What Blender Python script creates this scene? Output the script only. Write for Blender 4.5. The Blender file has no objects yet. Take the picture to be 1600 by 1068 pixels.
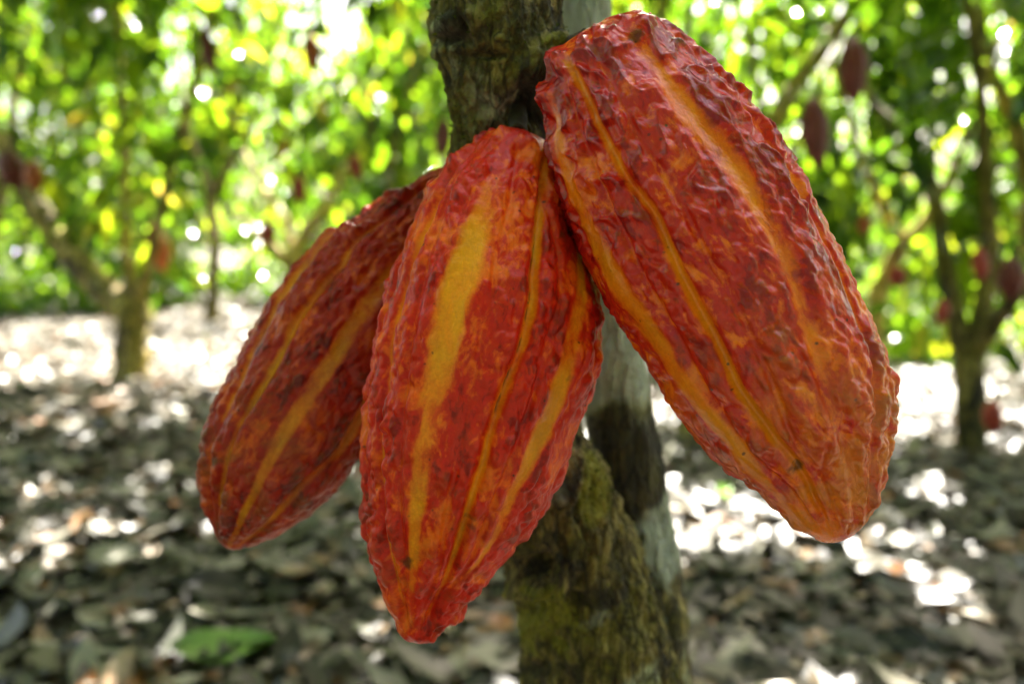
import bpy, math, random
import numpy as np
from mathutils import Vector, Matrix

random.seed(7)
RNG = np.random.default_rng(11)
S = bpy.context.scene
COL = S.collection
R = math.radians

# ------------------------------------------------------------------ camera
CAM_H, PITCH, FPX = 0.85, R(7.0), 1244.0          # FPX: focal length in pixels of a 1600 px wide frame
cam_d = bpy.data.cameras.new('camera')
cam = bpy.data.objects.new('camera', cam_d)
COL.objects.link(cam)
cam.location = (0, 0, CAM_H)
cam.rotation_euler = (R(90) - PITCH, 0, 0)
cam_d.sensor_width = 36.0
cam_d.lens = 36.0 * FPX / 1600.0
cam_d.clip_start, cam_d.clip_end = 0.02, 500.0
cam_d.dof.use_dof = True
cam_d.dof.focus_distance = 0.322
cam_d.dof.aperture_fstop = 4.9
S.camera = cam

# ------------------------------------------------------------------ sky, sun, exposure
SUN_EL, SUN_AZ = R(52), R(14)                      # azimuth from +Y towards +X: the sun stands behind the grove
world = bpy.data.worlds.new('World'); S.world = world
world.use_nodes = True
wn = world.node_tree.nodes; wl = world.node_tree.links
bg = wn['Background']
sky = wn.new('ShaderNodeTexSky'); sky.sky_type = 'NISHITA'; sky.sun_disc = False
sky.sun_elevation = SUN_EL; sky.sun_rotation = SUN_AZ
sky.dust_density = 7.0; sky.air_density = 1.0; sky.ozone_density = 0.3
wl.new(sky.outputs[0], bg.inputs[0]); bg.inputs[1].default_value = 0.05
SUN = np.array([math.sin(SUN_AZ) * math.cos(SUN_EL), math.cos(SUN_AZ) * math.cos(SUN_EL), math.sin(SUN_EL)])
sl = bpy.data.lights.new('sun', 'SUN'); sl.energy = 5.0; sl.angle = R(0.5); sl.color = (1.0, 0.95, 0.86)
so = bpy.data.objects.new('sun', sl); COL.objects.link(so)
so.rotation_euler = Vector(SUN).to_track_quat('Z', 'Y').to_euler()
so.location = (0, 0, 20)
S.view_settings.view_transform = 'Standard'; S.view_settings.look = 'None'
S.view_settings.exposure = 3.68; S.view_settings.gamma = 1.0
S.render.engine = 'CYCLES'
S.cycles.use_denoising = True
S.cycles.max_bounces = 7; S.cycles.diffuse_bounces = 3; S.cycles.glossy_bounces = 2
S.cycles.transmission_bounces = 4; S.cycles.transparent_max_bounces = 4
S.cycles.caustics_reflective = False; S.cycles.caustics_refractive = False
S.cycles.sample_clamp_indirect = 6.0

# ------------------------------------------------------------------ helpers
FWD = np.array([0, math.cos(PITCH), -math.sin(PITCH)])
UP = np.array([0, math.sin(PITCH), math.cos(PITCH)])
RIGHT = np.array([1.0, 0, 0])
ORG = np.array([0, 0, CAM_H])


def P(px, py, d):
    """World point of a pixel of the 1600 x 1068 photograph at depth d along the camera's axis."""
    return ORG + d * (FWD + (px - 800.0) / FPX * RIGHT - (py - 534.0) / FPX * UP)


def project(p):
    q = np.atleast_2d(p) - ORG
    d = q @ FWD
    dd = np.where(np.abs(d) < 1e-4, 1e-4, d)
    return 800 + FPX * (q @ RIGHT) / dd, 534 - FPX * (q @ UP) / dd, d


def ground_z(x, y):
    """The lie of the land: nearly level, falling away gently to the right."""
    x = np.asarray(x, float); y = np.asarray(y, float)
    return -0.05 * np.clip(x, -0.5, 8) * np.clip(y / 5.0, 0, 1.5) + 0.03 * np.sin(x * 1.3 + 0.5) * np.sin(y * 0.9) \
        + 0.012 * np.sin(x * 5.1 + y * 2.0) * np.sin(y * 4.3 - x)


def ground_at(px, py):
    v = FWD + (px - 800.0) / FPX * RIGHT - (py - 534.0) / FPX * UP
    t = 0.3
    for _ in range(4000):
        p = ORG + v * t
        if p[2] <= ground_z(p[0], p[1]): break
        t += 0.01
    return p, t


_perm = {}


def perlin(p, seed=0):
    if seed not in _perm:
        r = np.random.default_rng(1000 + seed)
        pr = r.permutation(256); g = r.normal(size=(256, 3)); g /= np.linalg.norm(g, axis=1)[:, None]
        _perm[seed] = (np.concatenate([pr, pr, pr[:2]]), g)
    perm, G = _perm[seed]
    i = np.floor(p).astype(np.int64); f = p - i; i &= 255
    w = f * f * f * (f * (f * 6 - 15) + 10)
    out = 0
    for dx in (0, 1):
        for dy in (0, 1):
            for dz in (0, 1):
                h = perm[(perm[(perm[(i[:, 0] + dx) & 255] + i[:, 1] + dy) & 255] + i[:, 2] + dz) & 255]
                g = G[h]
                d = g[:, 0] * (f[:, 0] - dx) + g[:, 1] * (f[:, 1] - dy) + g[:, 2] * (f[:, 2] - dz)
                out = out + d * (w[:, 0] if dx else 1 - w[:, 0]) * (w[:, 1] if dy else 1 - w[:, 1]) * (w[:, 2] if dz else 1 - w[:, 2])
    return out * 1.5


def worley(p, seed=0):
    r = np.random.default_rng(3000 + seed); T = r.random((4096, 3))
    i = np.floor(p).astype(np.int64); f = p - i
    d1 = np.full(len(p), 9.0); d2 = np.full(len(p), 9.0)
    for dx in (-1, 0, 1):
        for dy in (-1, 0, 1):
            for dz in (-1, 0, 1):
                h = ((i[:, 0] + dx) * 73856093 ^ (i[:, 1] + dy) * 19349663 ^ (i[:, 2] + dz) * 83492791) & 4095
                q = T[h] + np.array([dx, dy, dz]) - f
                d = np.sqrt((q * q).sum(1))
                d2 = np.minimum(d2, np.maximum(d, d1)); d1 = np.minimum(d1, d)
    return d1, d2


def fbm(p, seed=0, octv=4, gain=0.5):
    a, s, o = 1.0, 0.0, p
    for k in range(octv):
        s = s + a * perlin(o, seed + k); o = o * 2.03 + 7.1; a *= gain
    return s


def smooth01(x, a, b):
    t = np.clip((x - a) / (b - a), 0, 1)
    return t * t * (3 - 2 * t)


def make_mesh(name, verts, faces, attrs=None, mat=None, parent=None, smooth=True, origin=None):
    """One mesh object from numpy arrays; faces is a list of (n, k) index arrays."""
    verts = np.asarray(verts, dtype=np.float64)
    o3 = np.zeros(3) if origin is None else np.asarray(origin, float)
    v = (verts - o3).astype(np.float32)
    me = bpy.data.meshes.new(name)
    faces = [np.asarray(f, dtype=np.int32) for f in faces if len(f)]
    nl = sum(f.size for f in faces); npoly = sum(len(f) for f in faces)
    me.vertices.add(len(v)); me.vertices.foreach_set('co', v.ravel())
    me.loops.add(nl); me.loops.foreach_set('vertex_index', np.concatenate([f.ravel() for f in faces]))
    me.polygons.add(npoly)
    tot = np.concatenate([np.full(len(f), f.shape[1], dtype=np.int32) for f in faces])
    me.polygons.foreach_set('loop_start', np.concatenate([[0], np.cumsum(tot)[:-1]]).astype(np.int32))
    me.polygons.foreach_set('use_smooth', np.full(npoly, smooth, dtype=bool))
    for k, a in (attrs or {}).items():
        a = np.asarray(a, dtype=np.float32)
        if a.ndim == 1:
            me.attributes.new(k, 'FLOAT', 'POINT').data.foreach_set('value', a)
        else:
            me.attributes.new(k, 'FLOAT_VECTOR', 'POINT').data.foreach_set('vector', a.ravel())
    me.update(calc_edges=True); me.validate()
    if mat: me.materials.append(mat)
    o = bpy.data.objects.new(name, me); COL.objects.link(o)
    o.location = o3
    if parent is not None:
        o.parent = parent
        o.location = o3 - np.array(parent.location)
    return o


def empty(name, loc):
    o = bpy.data.objects.new(name, None); COL.objects.link(o)
    o.location = loc; o.empty_display_size = 0.1
    return o


def tag(o, label=None, cat=None, group=None, kind=None):
    if label: o['label'] = label
    if cat: o['category'] = cat
    if group: o['group'] = group
    if kind: o['kind'] = kind
    return o


def grid_faces(nr, nc, wrap=True):
    a = np.arange(nr * nc).reshape(nr, nc)
    b = np.roll(a, -1, axis=1) if wrap else a[:, 1:]
    a0 = a if wrap else a[:, :-1]
    return np.stack([a0[:-1], b[:-1], b[1:], a0[1:]], -1).reshape(-1, 4)


def spline(t, xs, ys):
    """Smooth (Catmull-Rom style, monotone-limited Hermite) interpolation."""
    xs = np.asarray(xs, float); ys = np.asarray(ys, float)
    h = np.diff(xs); d = np.diff(ys) / h
    m = np.zeros_like(ys)
    m[1:-1] = (d[:-1] * h[1:] + d[1:] * h[:-1]) / (h[1:] + h[:-1])
    m[0], m[-1] = d[0], d[-1]
    tt = np.clip(t, xs[0], xs[-1])
    k = np.clip(np.searchsorted(xs, tt) - 1, 0, len(h) - 1)
    u = (tt - xs[k]) / h[k]
    return (2 * u**3 - 3 * u**2 + 1) * ys[k] + (u**3 - 2 * u**2 + u) * h[k] * m[k] + (-2 * u**3 + 3 * u**2) * ys[k + 1] + (u**3 - u**2) * h[k] * m[k + 1]


# ------------------------------------------------------------------ materials
class NT:
    """Small node-tree helper."""
    def __init__(self, name):
        self.m = bpy.data.materials.new(name); self.m.use_nodes = True
        self.n = self.m.node_tree.nodes; self.l = self.m.node_tree.links
        self.b = self.n['Principled BSDF']; self.out = self.n['Material Output']

    def link(self, a, b): self.l.new(a, b)

    def attr(self, name, vec=False):
        a = self.n.new('ShaderNodeAttribute'); a.attribute_name = name
        return a.outputs['Vector' if vec else 'Fac']

    def obj(self):
        return self.n.new('ShaderNodeTexCoord').outputs['Object']

    def scale(self, v, s):
        m = self.n.new('ShaderNodeVectorMath'); m.operation = 'MULTIPLY'
        self.link(v, m.inputs[0]); m.inputs[1].default_value = s
        return m.outputs[0]

    def noise(self, v, scale, detail=4, rough=0.55, dist=0.0):
        n = self.n.new('ShaderNodeTexNoise'); n.inputs['Scale'].default_value = scale
        n.inputs['Detail'].default_value = detail; n.inputs['Roughness'].default_value = rough
        n.inputs['Distortion'].default_value = dist
        if v is not None: self.link(v, n.inputs['Vector'])
        return n.outputs['Fac']

    def voro(self, v, scale, feature='F1', rnd=1.0):
        n = self.n.new('ShaderNodeTexVoronoi'); n.feature = feature; n.inputs['Scale'].default_value = scale
        n.inputs['Randomness'].default_value = rnd
        self.link(v, n.inputs['Vector'])
        return n.outputs['Distance']

    def ramp(self, f, stops, interp='LINEAR'):
        r = self.n.new('ShaderNodeValToRGB'); r.color_ramp.interpolation = interp
        e = r.color_ramp.elements
        while len(e) < len(stops): e.new(0.5)
        for q, (p, c) in zip(e, stops):
            q.position = p; q.color = (*c, 1) if isinstance(c, tuple) else (c, c, c, 1)
        if not isinstance(f, (int, float)): self.link(f, r.inputs[0])
        return r.outputs[0]

    def val(self, x): 
        v = self.n.new('ShaderNodeValue'); v.outputs[0].default_value = x; return v.outputs[0]

    def math(self, op, a, b=0.0, clamp=False):
        m = self.n.new('ShaderNodeMath'); m.operation = op; m.use_clamp = clamp
        for i, x in enumerate((a, b)):
            if isinstance(x, (int, float)): m.inputs[i].default_value = x
            else: self.link(x, m.inputs[i])
        return m.outputs[0]

    def mix(self, f, a, b, blend='MIX'):
        m = self.n.new('ShaderNodeMix'); m.data_type = 'RGBA'; m.blend_type = blend
        for i, x in ((0, f), (6, a), (7, b)):
            if isinstance(x, (int, float)): m.inputs[i].default_value = x
            elif isinstance(x, tuple): m.inputs[i].default_value = (*x, 1)
            else: self.link(x, m.inputs[i])
        return m.outputs[2]

    def bump(self, h, strength, dist):
        b = self.n.new('ShaderNodeBump'); b.inputs['Strength'].default_value = strength
        b.inputs['Distance'].default_value = dist
        self.link(h, b.inputs['Height']); self.link(b.outputs[0], self.b.inputs['Normal'])
        return b.outputs[0]


def pod_material(name, red, orange, deep, yellow, gloss, mottled, spec=0.25, tipc=None, wcol=0.11, topdeep=0.0):
    t = NT(name)
    c = t.attr('pco', True)
    cs = t.scale(c, (1.0, 0.55, 1.0))
    n1 = t.noise(cs, 45, 3, 0.6, 0.6)
    n2 = t.noise(cs, 130, 4, 0.6, 0.8)
    n3 = t.noise(c, 700, 3, 0.65)
    n5 = t.noise(cs, 330, 3, 0.6, 0.5)
    wart = t.attr('wart'); stripe = t.attr('stripe'); along = t.attr('along')
    # red skin: broad patches of deep red, red and orange
    f = t.math('ADD', t.math('MULTIPLY', n1, 0.65), t.math('MULTIPLY', n2, 0.42))
    f = t.math('ADD', f, t.math('MULTIPLY', t.math('SUBTRACT', 0.42, wart), wcol))
    f = t.math('ADD', f, t.math('MULTIPLY', t.math('SUBTRACT', n5, 0.5), 0.32))
    if topdeep: f = t.math('SUBTRACT', f, t.math('MULTIPLY', t.ramp(along, [(0.15, 1.0), (0.75, 0.0)]), topdeep))
    base = t.ramp(f, [(0.42, deep), (0.495, red), (0.56, red), (0.64, orange), (0.73, (orange[0] * 1.08, orange[1] * 1.6, orange[2] * 1.3))])
    fine = t.ramp(n3, [(0.3, 0.84), (0.7, 1.0)])
    # yellow of the furrow bands, eaten into by the red along their edges
    sm = t.math('ADD', stripe, t.math('ADD', t.math('MULTIPLY', t.math('SUBTRACT', n2, 0.5), 1.1), t.math('MULTIPLY', t.math('SUBTRACT', n1, 0.5), 0.9)))
    sm = t.math('ADD', sm, t.math('MULTIPLY', t.math('SUBTRACT', n3, 0.5), 0.12))
    base = t.mix(t.ramp(sm, [(0.10, 0.0), (0.5, 0.75)]), base, (orange[0], orange[1] * 1.15, orange[2]))
    smr = t.ramp(sm, [(0.30, 0.0), (0.95, 1.0)])
    yel = t.ramp(n1, [(0.35, tuple(0.75 * q for q in yellow)), (0.55, yellow), (0.75, (yellow[0] * 1.05, yellow[1] * 0.75, yellow[2]))])
    smr = t.math('MULTIPLY', smr, 0.93)
    col = t.mix(smr, base, yel)
    if tipc is not None:
        tf = t.math('MULTIPLY', t.ramp(along, [(0.5, 0.0), (0.92, 0.75)]), t.ramp(t.noise(cs, 70, 4, 0.65, 0.5), [(0.40, 0.0), (0.60, 1.0)]), True)
        col = t.mix(tf, col, tipc)
    # brown-olive mottling, stronger towards the tip
    tip = t.ramp(along, [(0.55, 0.0), (0.95, 1.0)])
    n4 = t.noise(c, 75, 5, 0.65, 0.4)
    mot = t.math('MULTIPLY', t.ramp(n4, [(0.45, 0.0), (0.68, 1.0)]), t.math('ADD', t.math('MULTIPLY', tip, 0.55 * mottled), 0.16 * mottled), True)
    col = t.mix(mot, col, (0.16, 0.075, 0.012))
    col = t.mix(1.0, col, fine, 'MULTIPLY')
    # a few dry brown scabs
    v2 = t.math('ADD', t.voro(c, 48), t.math('MULTIPLY', t.math('SUBTRACT', t.noise(c, 260, 4), 0.5), 0.35))
    scab = t.math('MULTIPLY', t.ramp(v2, [(0.10, 1.0), (0.19, 0.0)]), t.ramp(t.noise(c, 24, 2), [(0.52, 0.0), (0.60, 1.0)]))
    col = t.mix(t.math('MULTIPLY', scab, 0.8), col, (0.055, 0.028, 0.010))
    # dark specks
    v = t.voro(c, 130)
    rim = t.math('ADD', v, t.math('MULTIPLY', n3, 0.12))
    spk = t.ramp(rim, [(0.115, 1.0), (0.16, 0.0)])
    pat = t.ramp(t.noise(c, 32, 2), [(0.40, 0.0), (0.54, 1.0)])
    spk = t.math('MULTIPLY', spk, pat)
    col = t.mix(t.math('MULTIPLY', spk, 0.85), col, (0.028, 0.014, 0.006))
    # ground bounce painted as a pale pink glow on wart crests near the tip
    tip_glow = t.math('MULTIPLY', t.math('MULTIPLY', t.ramp(wart, [(0.45, 0.0), (0.9, 1.0)]), t.ramp(along, [(0.45, 0.0), (1.0, 1.0)])), 0.26)
    col = t.mix(tip_glow, col, (0.62, 0.24, 0.15))
    crack = t.attr('crack')
    col = t.mix(crack, col, (0.035, 0.016, 0.006))
    t.link(col, t.b.inputs['Base Color'])
    ro = t.ramp(n1, [(0.3, gloss), (0.75, gloss + 0.14)])
    t.link(ro, t.b.inputs['Roughness'])
    t.b.inputs['Specular IOR Level'].default_value = spec
    t.b.inputs['Subsurface Weight'].default_value = 0.06
    t.b.inputs['Subsurface Radius'].default_value = (1.0, 0.25, 0.08)
    t.b.inputs['Subsurface Scale'].default_value = 0.0015
    h = t.math('ADD', t.math('MULTIPLY', n3, 0.35), t.math('MULTIPLY', n2, 0.9))
    t.bump(t.math('ADD', h, t.math('MULTIPLY', n5, 0.8)), 0.5, 0.0010)
    return t.m


def bark_material(name, main=False, light=1.0):
    t = NT(name)
    c = t.obj()
    sc = 1.0 if main else 0.22
    cs = t.scale(c, (1.0, 1.0, 0.38))
    n1 = t.noise(cs, (95 if main else 55) * sc, 8, 0.68, 0.6)
    n2 = t.noise(c, 22 * sc, 4, 0.6, 0.7)
    n3 = t.noise(c, (300 if main else 160) * sc, 4, 0.65)
    fis = t.ramp(t.math('ADD', t.voro(t.scale(c, (1.0, 1.0, 0.30)), 150 * sc, 'DISTANCE_TO_EDGE'), t.math('MULTIPLY', t.math('SUBTRACT', n3, 0.5), 0.25)), [(0.0, 0.18), (0.16, 1.0)])
    col = t.ramp(n1, [(0.38, (0.008, 0.006, 0.003)), (0.47, (0.048, 0.033, 0.012)), (0.56, (0.15, 0.11, 0.036)), (0.68, (0.32, 0.25, 0.105))])
    moss = t.math('MULTIPLY', t.ramp(n2, [(0.42, 0.0), (0.62, 1.0)]), t.ramp(n3, [(0.3, 0.35), (0.6, 1.0)]))
    col = t.mix(t.math('MULTIPLY', moss, 0.75), col, (0.12, 0.105, 0.009))
    lich = t.ramp(t.noise(c, 16 * sc, 5, 0.6, 0.3), [(0.58, 0.0), (0.66, 1.0)])
    col = t.mix(t.math('MULTIPLY', lich, 0.75), col, (0.36, 0.37, 0.28))
    col = t.mix(0.75, col, fis, 'MULTIPLY')
    if light != 1.0: col = t.mix(1.0, col, (light, light, light * .9), 'MULTIPLY')
    if main:
        pale = t.attr('pale'); dark = t.attr('dark'); green = t.attr('green')
        col = t.mix(pale, col, t.ramp(n1, [(0.3, (0.30, 0.33, 0.26)), (0.7, (0.52, 0.55, 0.47))]))
        col = t.mix(t.math('MULTIPLY', green, t.ramp(n3, [(0.3, 0.3), (0.55, 1.0)])), col, (0.27, 0.25, 0.014))
        col = t.mix(t.math('MULTIPLY', dark, 0.92), col, t.ramp(n3, [(0.35, (0.004, 0.003, 0.002)), (0.7, (0.028, 0.019, 0.010))]))
    t.link(col, t.b.inputs['Base Color'])
    t.b.inputs['Roughness'].default_value = 0.82
    h = t.math('ADD', t.math('MULTIPLY', n1, 1.0), t.math('MULTIPLY', n3, 0.5))
    t.bump(t.math('ADD', h, t.math('MULTIPLY', fis, 0.5)), 1.0, 0.005 if main else 0.012)
    return t.m


def leaf_material(name, stops, transl, tfac, rough, spec=0.5):
    t = NT(name)
    tint = t.attr('tint')
    n = t.noise(t.obj(), 6.0, 2)
    f = t.math('ADD', tint, t.math('MULTIPLY', t.math('SUBTRACT', n, 0.5), 0.3))
    col = t.ramp(f, stops)
    t.link(col, t.b.inputs['Base Color'])
    t.b.inputs['Roughness'].default_value = rough
    t.b.inputs['Specular IOR Level'].default_value = spec
    tr = t.n.new('ShaderNodeBsdfTranslucent')
    tc = t.ramp(f, transl)
    t.link(tc, tr.inputs['Color'])
    mx = t.n.new('ShaderNodeMixShader'); mx.inputs[0].default_value = tfac
    t.link(t.b.outputs[0], mx.inputs[1]); t.link(tr.outputs[0], mx.inputs[2]); t.link(mx.outputs[0], t.out.inputs['Surface'])
    return t.m


M_LEAF = leaf_material('cocoa_leaf', [(0.0, (0.008, 0.028, 0.008)), (0.5, (0.025, 0.065, 0.009)), (0.9, (0.08, 0.12, 0.012)), (1.0, (0.16, 0.12, 0.03))],
                       [(0.0, (0.015, 0.05, 0.006)), (0.45, (0.14, 0.30, 0.008)), (0.8, (0.36, 0.56, 0.015)), (0.95, (0.56, 0.62, 0.02)), (1.0, (0.55, 0.40, 0.05))], 0.48, 0.16, 0.32)
M_LITTER = leaf_material('dead_leaf', [(0.0, (0.006, 0.005, 0.004)), (0.3, (0.026, 0.022, 0.014)), (0.6, (0.100, 0.090, 0.066)), (0.85, (0.25, 0.24, 0.19)), (0.93, (0.17, 0.105, 0.05)), (1.0, (0.24, 0.09, 0.025))],
                         [(0.0, (0.03, 0.02, 0.01)), (0.6, (0.15, 0.11, 0.06)), (1.0, (0.25, 0.14, 0.05))], 0.12, 0.45)
M_BARK = bark_material('main_bark', True, 1.6)
M_BARK_FAR = bark_material('grove_bark', False, 2.2)
M_BARK_MID = bark_material('mossy_grove_bark', False, 4.0)
M_BARK_PALE = bark_material('pale_grove_bark', False, 5.5)


def solid_noise(name, stops, scale, rough=0.7, bump=0.0):
    t = NT(name)
    n = t.noise(t.obj(), scale, 5, 0.6)
    t.link(t.ramp(n, stops), t.b.inputs['Base Color']); t.b.inputs['Roughness'].default_value = rough
    if bump: t.bump(n, 0.6, bump)
    return t.m


# ------------------------------------------------------------------ ground
t = NT('forest_soil')
c = t.obj()
n = t.noise(c, 3.0, 6, 0.65); v = t.voro(c, 14.0)
col = t.ramp(t.math('ADD', t.math('MULTIPLY', n, 0.8), t.math('MULTIPLY', v, 0.35)),
             [(0.35, (0.012, 0.009, 0.006)), (0.5, (0.045, 0.036, 0.025)), (0.62, (0.10, 0.085, 0.06)), (0.8, (0.18, 0.16, 0.12))])
t.link(col, t.b.inputs['Base Color']); t.b.inputs['Roughness'].default_value = 0.9
t.bump(v, 0.7, 0.02)
M_SOIL = t.m
gx = np.concatenate([-np.geomspace(150, 8, 14), np.linspace(-7.6, 7.6, 96), np.geomspace(8, 150, 14)])
gy = np.concatenate([-np.geomspace(150, 3, 14), np.linspace(-2.8, 13.8, 110), np.geomspace(14, 200, 14)])
GX, GY = np.meshgrid(gx, gy)
gv = np.stack([GX.ravel(), GY.ravel(), ground_z(GX.ravel(), GY.ravel())], 1)
tag(make_mesh('ground', gv, [grid_faces(len(gy), len(gx), False)], mat=M_SOIL), kind='structure')

# ------------------------------------------------------------------ leaves
# Sunlit spots on the litter (ellipses in the photograph): the openings in the roof of leaves are found from them.
SUNSPOTS = [(150, 552, 260, 42), (330, 512, 90, 22), (330, 592, 70, 14), (1440, 640, 110, 45), (1140, 655, 130, 26), (1120, 850, 150, 42),
            (1250, 880, 90, 30), (1455, 790, 45, 16), (1450, 885, 50, 22), (1590, 680, 60, 30), (60, 790, 34, 14), (70, 860, 45, 16), (150, 850, 30, 10),
            (1480, 985, 75, 36), (1400, 925, 60, 26), (230, 760, 22, 8), (590, 1045, 70, 32), (110, 690, 26, 10), (590, 1000, 20, 8), (260, 665, 30, 8)]


CLEAR = []                                           # (points, depth, half width in px): limbs and pods that the leaves leave in view


def hides_a_limb(x, y, d):
    bad = np.zeros(len(x), bool)
    for pts, dep, w in CLEAR:
        near = (d > 0.3) & (d < dep + 0.1)
        for (x0, y0), (x1, y1) in zip(pts[:-1], pts[1:]):
            dx, dy = x1 - x0, y1 - y0
            t_ = np.clip(((x - x0) * dx + (y - y0) * dy) / max(dx * dx + dy * dy, 1), 0, 1)
            bad |= near & (np.hypot(x - x0 - t_ * dx, y - y0 - t_ * dy) < w + 60.0 / np.maximum(d, 1))
    return bad


def shades_a_spot(pos, grow=1.0):
    gz = 0.0
    k = (pos[:, 2] - gz) / SUN[2]
    g = pos - SUN[None, :] * k[:, None]
    gz = ground_z(g[:, 0], g[:, 1]); k = (pos[:, 2] - gz) / SUN[2]
    g = pos - SUN[None, :] * k[:, None]
    x, y, d = project(g)
    # wide unseen opening added below the frame: sunlit litter bounces light up to the pods
    bad = ((g[:, 0] - .55) / 1.6)**2 + ((g[:, 1] - .72) / .56)**2 < 1 + .25 * np.sin(g[:, 0] * 7) * np.sin(g[:, 1] * 9)
    bad |= ((g[:, 0] - 1.1) / 1.7)**2 + ((g[:, 1] + 1.5) / .8)**2 < 1     # unseen opening added behind the camera: sunlit ground there lights the pods
    for cx, cy, rx, ry in SUNSPOTS:
        bad |= (d > 0.3) & (((x - cx) / (rx * grow + (24 if rx > 65 else 12)))**2 + ((y - cy) / (ry * grow + (12 if rx > 65 else 8)))**2 < 1)
    return bad


def unit(v): return v / np.maximum(np.linalg.norm(v, axis=-1, keepdims=True), 1e-9)


def leaf_blades(pos, axis, nrm, L, W, tint, droop=0.25, fold=0.18):
    """Pointed, folded, drooping blades: 8 vertices and 6 faces each."""
    n = len(pos)
    axis = unit(axis); side = unit(np.cross(axis, nrm)); up = np.cross(side, axis)
    st = [0.0, 0.33, 0.7, 1.0]; wd = [0.0, 1.0, 0.72, 0.0]
    rows = []
    for s, w in zip(st, wd):
        cpt = pos + axis * (s * L)[:, None] - up * ((droop * s * s) * L)[:, None]
        if w == 0: rows.append([cpt])
        else:
            e = side * (w * W / 2)[:, None]; f = up * (fold * w * W / 2)[:, None]
            rows.append([cpt - e + f, cpt, cpt + e + f])
    V = np.stack([q for r in rows for q in r], 1)          # n, 8, 3
    b = (np.arange(n) * 8)[:, None]
    tri = np.array([[0, 2, 1], [0, 3, 2], [4, 5, 7], [5, 6, 7]]); quad = np.array([[1, 2, 5, 4], [2, 3, 6, 5]])
    F3 = (b[:, :, None] + tri[None]).reshape(-1, 3); F4 = (b[:, :, None] + quad[None]).reshape(-1, 4)
    return V.reshape(-1, 3), [F3, F4], np.repeat(tint, 8)


def crown(name, centers, radii, per, parent, size=(0.10, 0.23), tint=(0.15, 0.95), mat=None, seed=0, cut=True):
    """Leaves hanging in clusters about the given twig ends."""
    r = np.random.default_rng(500 + seed)
    centers = np.asarray(centers, float); k = len(centers)
    idx = np.repeat(np.arange(k), per); n = len(idx)
    off = r.normal(size=(n, 3)); off = unit(off) * (r.random(n)**0.6)[:, None]
    pos = centers[idx] + off * np.asarray(radii)[idx][:, None] * np.array([1, 1, 0.75])
    ax = unit(off + np.array([0, 0, -0.55]) + r.normal(size=(n, 3)) * 0.5)
    nr = unit(np.array([0, 0, 1.0]) + r.normal(size=(n, 3)) * 0.55)
    L = r.uniform(*size, n); W = L * r.uniform(0.32, 0.42, n)
    tn = np.clip(r.uniform(0, 1, k)[idx] * 0.55 + r.uniform(0, 1, n) * 0.5, 0, 1)
    keep = pos[:, 2] > ground_z(pos[:, 0], pos[:, 1]) + 0.03
    if cut:
        keep &= ~(shades_a_spot(pos + ax * (L * 0.5)[:, None]) & (r.random(n) < 0.95))
    x, y, d = project(pos)
    keep &= ~((d > -0.4) & (d < 2.9) & (np.abs(x - 800) < 1100) & (y > -260) & (y < 1400))     # nothing hangs right before the pods
    xm, ym, dm = project(pos + ax * (L * .5)[:, None])
    keep &= ~(hides_a_limb(xm, ym, dm) & (r.random(n) < .95))
    keep &= np.linalg.norm(pos - ORG, axis=1) > 0.7
    V, F, T = leaf_blades(pos[keep], ax[keep], nr[keep], L[keep], W[keep], tn[keep])
    return make_mesh(name, V, F, {'tint': T}, mat or M_LEAF, parent, origin=np.array(parent.location) if parent is not None else None)


# ------------------------------------------------------------------ tubes (trunks, limbs)
def tube(pts, rad, n_len, n_round, disp=None, cap=True, dense=None):
    """A smooth tapering tube through world points; disp(pos, nrm) gives a radial offset."""
    pts = np.asarray(pts, float); rad = np.asarray(rad, float)
    seg = np.concatenate([[0], np.cumsum(np.linalg.norm(np.diff(pts, axis=0), axis=1))])
    tt = np.linspace(0, seg[-1], n_len)
    if dense:
        a, b = seg[dense[0]], seg[dense[1]]; k1 = int(n_len * .12); k2 = int(n_len * .12)
        tt = np.concatenate([np.linspace(0, a, k1, endpoint=False), np.linspace(a, b, n_len - k1 - k2), np.linspace(b, seg[-1], k2 + 1)[1:]])
    C = np.stack([spline(tt, seg, pts[:, i]) for i in range(3)], 1); Rr = spline(tt, seg, rad)
    T = unit(np.gradient(C, axis=0))
    ref = np.array([0.0, 1.0, 0.0]) if abs(T[0, 1]) < 0.8 else np.array([1.0, 0, 0])
    A = unit(np.cross(T, ref)); B = np.cross(A, T)
    th = np.linspace(0, 2 * math.pi, n_round, endpoint=False)
    N = A[:, None, :] * np.cos(th)[None, :, None] + B[:, None, :] * np.sin(th)[None, :, None]
    V = C[:, None, :] + N * Rr[:, None, None]
    Vf = V.reshape(-1, 3); Nf = N.reshape(-1, 3)
    if disp is not None: Vf = Vf + Nf * disp(Vf, Nf)[:, None]
    F = grid_faces(n_len, n_round)
    faces = [F[:, ::-1]]
    if cap:
        a = len(Vf); Vf = np.vstack([Vf, C[:1], C[-1:]])
        i = np.arange(n_round); j = (i + 1) % n_round; e = (n_len - 1) * n_round
        faces.append(np.stack([np.full(n_round, a), i, j], 1)); faces.append(np.stack([np.full(n_round, a + 1), e + j, e + i], 1))
    return Vf, faces


def join(parts):
    V, F, off = [], [], 0
    for v, fs in parts:
        V.append(v); F += [f + off for f in fs]; off += len(v)
    return np.vstack(V), F


# ------------------------------------------------------------------ the main cocoa tree
def lump(px, py, x, y, amp, wx, wy, front):
    return amp * front * np.exp(-((px - x) / wx)**2 - ((py - y) / wy)**2)


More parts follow.
